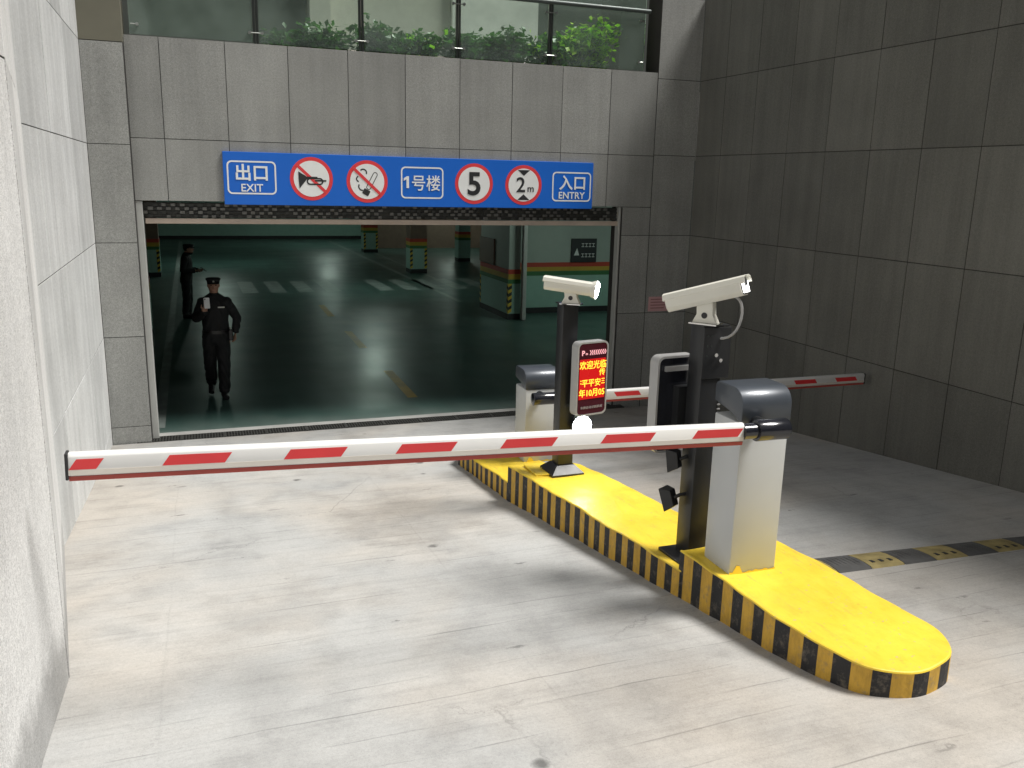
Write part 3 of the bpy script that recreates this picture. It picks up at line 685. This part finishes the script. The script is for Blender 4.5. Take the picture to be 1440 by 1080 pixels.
barrier('barrier_gate', 'far barrier gate by the red display, boom lowered towards the dark wall', 3.27, -3.60, .52, .33, .29, .72, .905, 1, 3.45, 1.185, -3.74, -.003,
        [(.55 + .51 * i, .55 + .51 * i + .26) for i in range(6)], 'barrier gates on the yellow island', .09, -.15, .15)

# ------------------------------------------------------------------ poles, cameras, displays, lamps
def pole(name, label, x0, x1, y0, y1, z0, z1, plinth):
    t = thing(name, label, 'post', ((x0 + x1) / 2, (y0 + y1) / 2, z0), 0, 'camera posts on the yellow island')
    hx, hy, h = (x1 - x0) / 2, (y1 - y0) / 2, z1 - z0
    m = MB(); m.box(-hx, hx, -hy, hy, .0, h, 'black_metal'); part('shaft', m, t, True, .006, 2)
    if plinth:
        m = MB(); a = [(-hx - .075, -hy - .075, -.01), (hx + .075, -hy - .075, -.01), (hx + .075, hy + .075, -.01), (-hx - .075, hy + .075, -.01)]
        b = [(p[0], p[1], .015) for p in a]; c = [(-hx - .012, -hy - .012, .075), (hx + .012, -hy - .012, .075), (hx + .012, hy + .012, .075), (-hx - .012, hy + .012, .075)]
        m.loft([a, b, c], 'black_metal'); part('base_shroud', m, t)
    else:
        m = MB(); m.box(-hx - .09, hx + .05, -hy - .06, hy + .06, -.01, .012, 'black_metal'); part('base_plate', m, t, bevel=.003)
    m = MB(); m.box(-hx - .01, hx + .03, -hy - .01, hy + .01, h, h + .008, 'black_metal'); part('top_plate', m, t)
    return t
pn = pole('camera_post', 'near black square post behind the front barrier cabinet', 3.03, 3.165, -6.66, -6.51, .87, 2.345, False)
m = MB(); m.box(-.072, .115, -.086, -.076, 1.16, 1.47, 'black_metal'); part('adapter_plate', m, pn, bevel=.003)
for x, z in ((-.045, 1.42), (-.02, 1.42), (-.045, 1.36), (-.02, 1.36), (-.045, 1.30)):
    m = MB(); m.tube([(x, -.085, z), (x, -.089, z)], .006, 'steel_dark', 8); part('screw', m, pn)
for x, z in ((.012, 1.305), (.045, 1.272)):
    m = MB(); m.tube([(x, -.085, z), (x, -.10, z)], .012, 'chrome', 8); part('bolt', m, pn)
m = MB()
for i in range(11): m.box(.058, .078, -.081, -.075, .74 + i * .028, .748 + i * .028, 'rim_grey')
part('cable_trunking', m, pn)
pf = pole('camera_post', 'far black square post that holds the lit red display', 2.985, 3.12, -4.68, -4.55, .78, 2.20, True)

def cctv(name, label, rear, front, wdt, h, lit, base_drop, group='security cameras on the posts'):
    rear, front = Vector(rear), Vector(front); d = front - rear; L = d.length
    yaw = math.atan2(d.y, d.x); pit = math.asin(d.z / L); mid = (rear + front) / 2
    t = thing(name, label, 'camera', tuple(mid), yaw, group)
    R = Matrix.Rotation(-pit, 4, 'Y')
    pr = [(-wdt * .5, h * .18), (-wdt * .42, h * .42), (-wdt * .25, h * .5), (wdt * .25, h * .5), (wdt * .42, h * .42), (wdt * .5, h * .18), (wdt * .5, -h * .25), (wdt * .33, -h * .5), (-wdt * .33, -h * .5), (-wdt * .5, -h * .25)]
    m = MB(); m.prism(pr, 'x', -L / 2, L / 2 - .03, 'camera_white', R); bd = part('housing', m, t, True, .004, 2)
    # sun shield: a lid that overhangs the front, swept back at the rear
    lid = [(y * 1.03, z * 1.03 + .001) for y, z in pr[:6]] + [(wdt * .485, h * .12), (wdt * .42, h * .40), (wdt * .25, h * .505), (-wdt * .25, h * .505), (-wdt * .42, h * .40), (-wdt * .485, h * .12)]
    m = MB(); n = 6
    for k in range(5):
        q = [lid[k], lid[k + 1], lid[11 - (k + 1)], lid[11 - k]]; m.prism(q, 'x', -L / 2 - .012, L / 2 + .0, 'camera_white', R)
    part('sun_shield', m, bd, True)
    m = MB(); m.prism([(y * .86, z * .86) for y, z in pr], 'x', L / 2 - .031, L / 2 - .024, 'black_gloss', R); fc = part('face', m, bd)
    # LED lamp under the lens
    m = MB(); ledpoly = [(-wdt * .36, -h * .36), (wdt * .36, -h * .36), (wdt * .36, h * .20), (wdt * .20, h * .20), (wdt * .2, -h * .08), (-wdt * .2, -h * .08), (-wdt * .2, h * .20), (-wdt * .36, h * .20)]
    m.prism(ledpoly, 'x', L / 2 - .0235, L / 2 - .018, lit, R); part('lamp', m, bd)
    m = MB(); m.prism(circle(wdt * .15, 16, 0, h * .14), 'x', L / 2 - .0235, L / 2 - .012, 'sign_black', R); part('lens', m, bd, True)
    # bracket
    m = MB(); m.prism([(-.075, -base_drop), (.075, -base_drop), (.05, -base_drop + .05), (.045, -h * .42), (-.055, -h * .42), (-.05, -base_drop + .05)], 'y', -.03, .03, 'camera_white'); br = part('bracket', m, t, True, .004, 2)
    m = MB(); m.tube([(-.0, -.034, -base_drop + .045), (-.0, .034, -base_drop + .045)], .018, 'stripe_black', 14); part('pivot_hole', m, br, True)
    m = MB(); m.box(-.085, .085, -.055, .055, -base_drop - .008, -base_drop, 'chrome'); part('foot', m, br)
    return t
cn = cctv('security_camera', 'near white security camera tilted up on the front post', (2.905, -6.45, 2.462), (3.185, -6.84, 2.612), .118, .112, 'led_soft', .170)
m = MB(); pts = []
for i in range(15):
    a = i / 14; pts.append((.12 + .10 * math.sin(a * PI) + -.10 * a * a, .02 + .05 * a, -.0 - .27 * a + .04 * math.sin(a * PI * 2)))
m.tube(pts, .008, 'rim_grey', 8); part('cable', m, cn, True)
cf = cctv('security_camera', 'far white security camera with its lamp glaring, on the display post', (2.885, -4.53, 2.365), (3.235, -4.79, 2.325), .11, .105, 'led_white', .135)
m = MB(); Rl = Matrix.Rotation(.09, 4, 'Y'); m.loft([[(x, r * math.cos(2 * PI * k / 24), r * math.sin(2 * PI * k / 24)) for k in range(24)] for r, x in ((.066, .195), (.068, .206), (.05, .213), (.024, .217))], 'led_white', True, Rl); part('lamp', m, cf, True)  # glowing disc larger than the real LED, stands in for lens glare
m = MB(); m.tube([(.16, 0, -.015), (.204, 0, -.019)], [.06, .078], 'camera_white', 24); part('glare_disc_rim', m, cf, True)  # ring added to hold the enlarged glare disc

def display(name, label, cx, cy, z0, z1, W, D, yaw, group='ticket displays on the posts'):
    t = thing(name, label, 'display', (cx, cy, (z0 + z1) / 2), yaw, group); H = z1 - z0
    m = MB(); o = rrect(W, H, .045, 6); i_ = rrect(W - .026, H - .026, .036, 6); n = len(o)
    ringv = [(x, 0, z) for x, z in o] + [(x, D, z) for x, z in o] + [(x, 0, z) for x, z in i_] + [(x, D, z) for x, z in i_]
    fs = []
    for k in range(n):
        j = (k + 1) % n; fs += [(k, j, n + j, n + k), (2 * n + k, 2 * n + j, j, k), (2 * n + k, 3 * n + k, 3 * n + j, 2 * n + j), (n + k, n + j, 3 * n + j, 3 * n + k)]
    m.add(ringv, fs, 'rim_grey'); part('rim', m, t, True)
    m = MB(); m.prism(i_, 'y', .010, D - .022, 'black_gloss'); bk = part('case', m, t)
    return t, W, H
dn, W, H = display('parking_display', 'near parking display seen from its black back, half hidden by the post', 3.005, -6.44, 1.515, 2.13, .30, .085, .10)
m = MB(); m.box(-.10, .14, -.014, .004, .215, .245, 'rim_grey'); part('back_label', m, dn)
m = MB(); m.box(-.02, .10, -.05, .01, -.20, .12, 'black_metal'); part('bracket', m, dn)
df, W, H = display('parking_display', 'lit red parking display with yellow characters on the far post', 3.21, -4.80, 1.305, 1.915, .305, .085, .20)
m = MB(); m.prism(rrect(W - .028, H - .028, .034, 6), 'y', .004, .009, 'screen_dim'); part('window', m, df)
m = MB(); m.box(-.128, .128, .0, .0035, -.165, .165, 'screen_red'); part('led_panel', m, df)
def dtx(s, size, x, z, mat, bold=.02, st=1.): return obj('lettering', text_mesh(s, size, mat, bold, .001, st), df, (x, -.003, z))
dtx('P', .058, -.100, .218, 'screen_pink'); dtx('m', .028, -.067, .209, 'screen_pink')
for i in range(9):
    m = MB(); x = -.038 + i * .0185; z = .218; m.add([(x, -.002, z + .02), (x + .009, -.002, z + .02), (x + .019, -.002, z), (x + .009, -.002, z - .02), (x, -.002, z - .02), (x + .010, -.002, z)], [(0, 1, 2, 5), (5, 2, 3, 4)], 'screen_pink'); part('chevron', m, df)
dtx('欢迎光临', .072, 0, .118, 'screen_yellow', .006, .93); dtx('传', .062, .094, .052, 'screen_yellow', .006)
dtx('平平安', .068, -.012, -.030, 'screen_yellow', .006, .95); dtx(':', .06, -.115, -.020, 'screen_yellow', .02); dtx('三', .055, .107, -.025, 'screen_yellow', .01, .7)
dtx('年10月05', .070, -.002, -.112, 'screen_yellow', .008, .93)
dtx('车牌自动识别系统', .024, 0, -.235, 'screen_grey', .01, 1.15)
# round fill lamp under the display, lit and enlarged to imitate its glare
t = thing('fill_lamp', 'round white lamp glaring below the red display', 'lamp', (3.165, -4.74, 1.20))
m = MB(); m.tube([(0, .0, 0), (0, .05, 0)], [.092, .07], 'black_metal', 24); part('shell', m, t, True)
m = MB(); m.loft([[(r * math.cos(2 * PI * k / 24), y, r * math.sin(2 * PI * k / 24)) for k in range(24)] for r, y in ((.084, -.001), (.080, -.010), (.056, -.018), (.022, -.022))], 'led_white'); part('lens', m, t, True)
m = MB(); m.box(-.08, -.03, .03, .06, -.02, .02, 'black_metal'); part('arm', m, t)
# two small black lamps on the near post
def spot(label, x, y, z, yaw, pit):
    t = thing('spot_lamp', label, 'lamp', (x, y, z), yaw, 'unlit black lamps on the near post')
    R = Matrix.Rotation(pit, 4, 'X')
    m = MB(); m.loft([[(-.03, .0, -.05), (.03, .0, -.05), (.03, .0, .05), (-.03, .0, .05)], [(-.055, .065, -.075), (.055, .065, -.075), (.055, .065, .075), (-.055, .065, .075)]], 'black_metal', True, R); part('shell', m, t, bevel=.004)
    m = MB(); m.tube([(0, 0, 0), (.02, -.03, .02), (.06, -.05, .02)], .012, 'black_metal', 8); part('bracket', m, t, True)
spot('small black lamp angled down low on the near post', 2.965, -6.56, 1.255, .5, -.35)
spot('small black lamp under the near display, beside the post', 2.985, -6.56, 1.50, .6, -.15)

# ------------------------------------------------------------------ speed bump
sb = thing('speed_bump', 'low rubber speed bump with alternating yellow and black blocks right of the island', 'speed bump', (3.70, -6.64, rz(-6.64 + .16)), 0)
sb.rotation_euler = (-.105, 0, -.075)
SEG = .262; cut = {}
for c in ('bump_grey', 'bump_yellow'):
    m = MB(); pr = [(-.155, 0), (-.12, .016), (-.05, .024), (.05, .024), (.12, .016), (.155, 0)]
    m.prism(pr, 'x', .003, SEG - .003, c)
    if c == 'bump_yellow':
        for x in (.06, .13, .20): m.box(x - .012, x + .012, -.075, -.035, .016, .0255, 'rubber_black')
    else:
        for i in range(7): m.prism([(-.10, .0175), (.10, .0175), (.05, .0265), (-.05, .0265)], 'x', .02 + i * .034, .036 + i * .034, c)
    cut[c] = m.mesh('rubber_block')
for i in range(12): obj('rubber_block', cut['bump_grey' if (i % 2) else 'bump_yellow'], sb, (.14 + i * SEG, 0, 0))

# ------------------------------------------------------------------ people
def ell(c, ax, ay, n=16, R=None):
    P = [Vector((ax * math.cos(2 * PI * k / n), ay * math.sin(2 * PI * k / n), 0)) for k in range(n)]
    return [tuple(Vector(c) + (R @ p if R else p)) for p in P]
def limb(m, pts, rads, mat='uniform', n=14):
    # densify so that joints bend softly
    P = [Vector(p) for p in pts]; q = []; r = []
    for i in range(len(P) - 1):
        for k in range(6): q.append(P[i].lerp(P[i + 1], k / 6)); r.append(rads[i] + (rads[i + 1] - rads[i]) * k / 6)
    q.append(P[-1]); r.append(rads[-1]); m.tube(q, r, mat, n)
def sphere(m, c, r, mat, sx=1., sy=1., sz=1., n=14):
    rings = []
    for i in range(1, 10):
        a = PI * i / 10; rings.append([(c[0] + sx * r * math.sin(a) * math.cos(2 * PI * k / n), c[1] + sy * r * math.sin(a) * math.sin(2 * PI * k / n), c[2] - r * sz * math.cos(a)) for k in range(n)])
    m.loft(rings, mat)
def person(label, loc, rot, pose, group=None):
    """local frame: faces -Y, feet at z 0. pose holds joint positions; x>0 is the figure's left hand side"""
    t = thing('person', label, 'person', loc, rot)
    m = MB(); p = pose
    # torso, elliptical sections (z, half width, half depth, y, x)
    rings = [ell((sx, sy, z), a, b, 20) for z, a, b, sy, sx in p['torso']]
    m.loft(rings, 'uniform')
    hz = p['head']; H = Vector(hz)
    limb(m, [p['neck'], H + Vector((0, .01, -.03))], [.062, .056])
    # head: sections from chin to crown
    hd = []
    for dz, a, b, dy in ((-.125, .028, .030, -.045), (-.11, .046, .055, -.030), (-.08, .060, .078, -.014), (-.04, .069, .090, -.004), (.0, .075, .096, .002), (.040, .076, .097, .006), (.072, .064, .083, .008), (.094, .042, .056, .010), (.102, .015, .02, .010)):
        hd.append(ell((H.x, H.y + dy, H.z + dz), a, b, 20))
    m.loft(hd, 'skin')
    m.loft([ell((H.x, H.y - .094, H.z + .012), .010, .008, 8), ell((H.x, H.y - .108, H.z - .022), .016, .018, 8), ell((H.x, H.y - .098, H.z - .034), .014, .010, 8)], 'skin')   # nose
    for s in (-1, 1): sphere(m, (H.x + s * .077, H.y + .012, H.z - .004), .026, 'skin', .35, .7, 1.1, 10)                                                          # ears
    m.loft([ell((H.x, H.y - .088, H.z - .062), .024, .008, 10), ell((H.x, H.y - .090, H.z - .070), .026, .010, 10), ell((H.x, H.y - .086, H.z - .079), .020, .008, 10)], 'skin')   # lips
    for s, k in ((1, 'L'), (-1, 'R')):
        S = Vector(p['sh' + k]) + Vector((-s * .012, 0, -.035)); sphere(m, S, .080, 'uniform')
        limb(m, [S, p['el' + k], p['wr' + k]], [.077, .064, .049]); sphere(m, p['el' + k], .063, 'uniform')
        limb(m, [p['hip' + k], p['kn' + k], p['an' + k]], [.112, .090, .078])
        A = Vector(p['an' + k]); F = Vector(p['toe' + k]); 
        d = (F - A); d.z = 0; d.normalize()
        limb(m, [A + Vector((0, 0, .05)), A - Vector((0, 0, .03)), ], [.052, .050])
        heel = A - d * .05 - Vector((0, 0, .045)); limb(m, [heel, A + d * .03 - Vector((0, 0, .04)), F], [.050, .054, .040])
        # hand: palm and five fingers
        Wd = Vector(p['wr' + k]); hdv = Vector(p['hand' + k]).normalized(); side = Vector(p['side' + k]).normalized(); nrm = hdv.cross(side).normalized()
        pc = Wd + hdv * .055
        pr = []
        for f, wdt in ((0, .028), (.03, .036), (.07, .041), (.095, .038)):
            c = Wd + hdv * f; pr.append([tuple(c + side * (wdt * math.cos(2 * PI * q / 10)) + nrm * (.016 * math.sin(2 * PI * q / 10))) for q in range(10)])
        m.loft(pr, 'skin')
        cu = p['curl' + k]
        for fi, (o, L) in enumerate(((-.030, .066), (-.010, .078), (.010, .072), (.029, .056))):
            b = Wd + hdv * .085 + side * o; d1 = (hdv + nrm * cu * .5).normalized(); d2 = (hdv * (1 - cu * .7) + nrm * cu * 1.3).normalized()
            m.tube([b, b + d1 * L * .5, b + d1 * L * .5 + d2 * L * .5], [.0098, .0092, .0075], 'skin', 8)
        b = Wd + hdv * .03 - side * .03; m.tube([b, b - side * .028 + hdv * .03 + nrm * .012, b - side * .024 + hdv * .062 + nrm * .03 * (1 + cu)], [.013, .011, .009], 'skin', 8)
    me = m.mesh('body'); o = obj('body', me, t)
    rm = o.modifiers.new('r', 'REMESH'); rm.mode = 'VOXEL'; rm.voxel_size = .0085
    sm = o.modifiers.new('s', 'SMOOTH'); sm.iterations = 3; sm.factor = .5
    dg = bpy.context.evaluated_depsgraph_get(); e = bpy.data.meshes.new_from_object(o.evaluated_get(dg)); o.modifiers.clear(); o.data = e
    e.materials.clear()
    for q in ('uniform', 'skin', 'boot'): e.materials.append(MATS[q])
    wl, wr = Vector(p['wrL']), Vector(p['wrR']); hl, hr = Vector(p['handL']).normalized(), Vector(p['handR']).normalized()
    for f in e.polygons:
        c = f.center; i = 0
        if c.z > Vector(p['neck']).z + .045: i = 1
        elif (c - wl).length < .2 and (c - wl).dot(hl) > .005 and (c - wl - hl * .08).length < .13: i = 1
        elif (c - wr).length < .2 and (c - wr).dot(hr) > .005 and (c - wr - hr * .08).length < .13: i = 1
        else:
            for k in 'LR':
                if (c - Vector(p['an' + k])).length < .23 and c.z < p['an' + k][2] + .05: i = 2
        f.material_index = i; f.use_smooth = True
    if True:   # cloth folds
        nv = len(e.vertices); co = [0.] * (3 * nv); no = [0.] * (3 * nv); e.vertices.foreach_get('co', co); e.vertices.foreach_get('normal', no)
        for i in range(nv):
            x, y, z = co[3 * i:3 * i + 3]
            if .12 < z < 1.42:
                a = math.sin(z * 34 + 5 * math.sin(x * 17 + y * 9)) * math.sin(x * 21 + z * 7) * .006
                for k in range(3): co[3 * i + k] += no[3 * i + k] * a
        e.vertices.foreach_set('co', co); e.update()
    # eyes
    for s in (-1, 1):
        q = MB(); sphere(q, (H.x + s * .031, H.y - .088, H.z + .012), .011, 'hair', 1.3, .6, .6, 8); part('eye', q, t, True)
        q = MB(); q.box(H.x + s * .031 - .019, H.x + s * .031 + .019, H.y - .098, H.y - .086, H.z + .030, H.z + .037, 'hair'); part('eyebrow', q, t)
    # hair fringe below the cap and the cap
    q = MB(); q.loft([ell((H.x, H.y + .022, H.z + dz), a, b, 20) for dz, a, b in ((-.035, .070, .082), (.0, .080, .092), (.05, .083, .095))], 'hair'); part('hair', q, t, True)
    cap = MB(); cap.loft([ell((H.x, H.y + .002, H.z + dz), a, b, 24) for dz, a, b in ((.036, .082, .103), (.062, .086, .108), (.080, .100, .120), (.094, .104, .124), (.106, .088, .106), (.112, .05, .06))], 'uniform'); cp = part('cap', cap, t, True)
    br = MB(); br.loft([[(H.x + .075 * math.sin(a), H.y - .075 - ext * math.cos(a) - .02, H.z + .052 - ext * .35 + dz) for a in [math.radians(-80 + 160 * i / 12) for i in range(13)]] for ext, dz in ((.0, .0), (.06, 0), (.06, .006), (.0, .006))], 'uniform'); part('brim', br, cp)
    bd = MB(); bd.loft([ell((H.x, H.y - .108, H.z + .056), .014, .006, 8), ell((H.x, H.y - .116, H.z + .078), .012, .006, 8)], 'badge'); part('badge', bd, cp)
    if p.get('chest_tag'):
        b = MB(); x, y, z = p['chest_tag']; b.box(x - .045, x + .045, y - .006, y + .02, z - .008, z + .008, 'badge'); part('name_tag', b, t).rotation_euler = (0, -.0, 0)
    if p.get('belt'):
        z, y = p['belt']; b = MB(); b.loft([ell((0, y, z - .022), .194, .138, 20), ell((0, y, z + .022), .192, .136, 20)], 'boot'); be = part('belt', b, t, True)
        b = MB(); b.box(.165, .225, -.09 + y, .01 + y, z - .13, z + .03, 'boot'); part('pouch', b, be, bevel=.012)
        b = MB(); b.tube([(.195, y - .06, z + .035), (.195, y - .06, z + .065)], .012, 'badge', 8); part('radio_knob', b, be)
    return t
TORSO = [(.78, .130, .105, .0, 0), (.84, .185, .130, .005, 0), (.92, .190, .132, .0, 0), (1.03, .178, .125, -.004, 0), (1.18, .186, .126, -.006, 0), (1.30, .205, .124, 0, 0), (1.40, .205, .106, .008, 0), (1.46, .140, .082, .012, 0), (1.51, .072, .062, .010, 0)]
walk = dict(torso=TORSO, neck=(0, .012, 1.48), head=(.0, -.02, 1.625),
            shL=(.175, .0, 1.415), elL=(.300, .07, 1.14), wrL=(.265, .02, .93), handL=(-.1, .1, -1), sideL=(.1, -1, .1), curlL=.7,
            shR=(-.175, .0, 1.415), elR=(-.255, -.03, 1.16), wrR=(-.135, -.25, 1.285), handR=(.25, -.25, 1), sideR=(1, .35, -.1), curlR=.55,
            hipL=(.085, .0, .90), knL=(.085, -.10, .49), anL=(.075, -.075, .092), toeL=(.095, -.26, .035),
            hipR=(-.085, .0, .90), knR=(-.10, .03, .50), anR=(-.09, .26, .16), toeR=(-.105, .11, .038),
            chest_tag=(.085, -.130, 1.325), belt=(.965, 0.))
p1 = person('guard in dark uniform and cap walking towards the viewer, holding up a phone', (.475, 1.98, 0), .0, walk)
stand = dict(torso=[(z, a, b, y + max(0, (z - 1.0)) * -.06, x) for z, a, b, y, x in TORSO], neck=(0, -.02, 1.48), head=(0, -.085, 1.60),
             shL=(.172, -.02, 1.41), elL=(.20, -.02, 1.13), wrL=(.09, -.25, 1.10), handL=(-.25, -1, .15), sideL=(.6, -.2, .8), curlL=.5,
             shR=(-.172, -.02, 1.41), elR=(-.21, .03, 1.13), wrR=(-.07, -.22, 1.10), handR=(.2, -1, .2), sideR=(1, .2, -.2), curlR=.55,
             hipL=(.08, .0, .90), knL=(.085, -.01, .49), anL=(.085, .02, .092), toeL=(.10, -.17, .035),
             hipR=(-.08, .0, .90), knR=(-.085, .0, .49), anR=(-.085, .05, .092), toeR=(-.11, -.14, .035))
p2 = person('guard in dark uniform standing side-on behind, looking down at a phone', (.06, 9.65, 0), math.radians(78), stand)
p2.scale = (.96, .96, .96)
def phone(label, loc, rot, mat):
    t = thing('mobile_phone', label, 'phone', loc); t.rotation_euler = rot
    m = MB(); m.prism(rrect(.076, .15, .012, 4), 'y', -.004, .004, mat); part('case', m, t, bevel=.001)
    m = MB(); m.prism(circle(.009, 12, -.022, .055), 'y', -.0056, -.004, 'sign_black'); part('lens', m, t)
    return t
phone('white phone held up at chest height by the walking guard', (.475 - .105, 1.98 - .318, 1.415), (-.25, 0, .15), 'phone_white')
phone('phone held low in front by the guard standing side-on', (.06 + .37, 9.65 - .0, 1.085), (-.9, 0, math.radians(78)), 'sign_black')
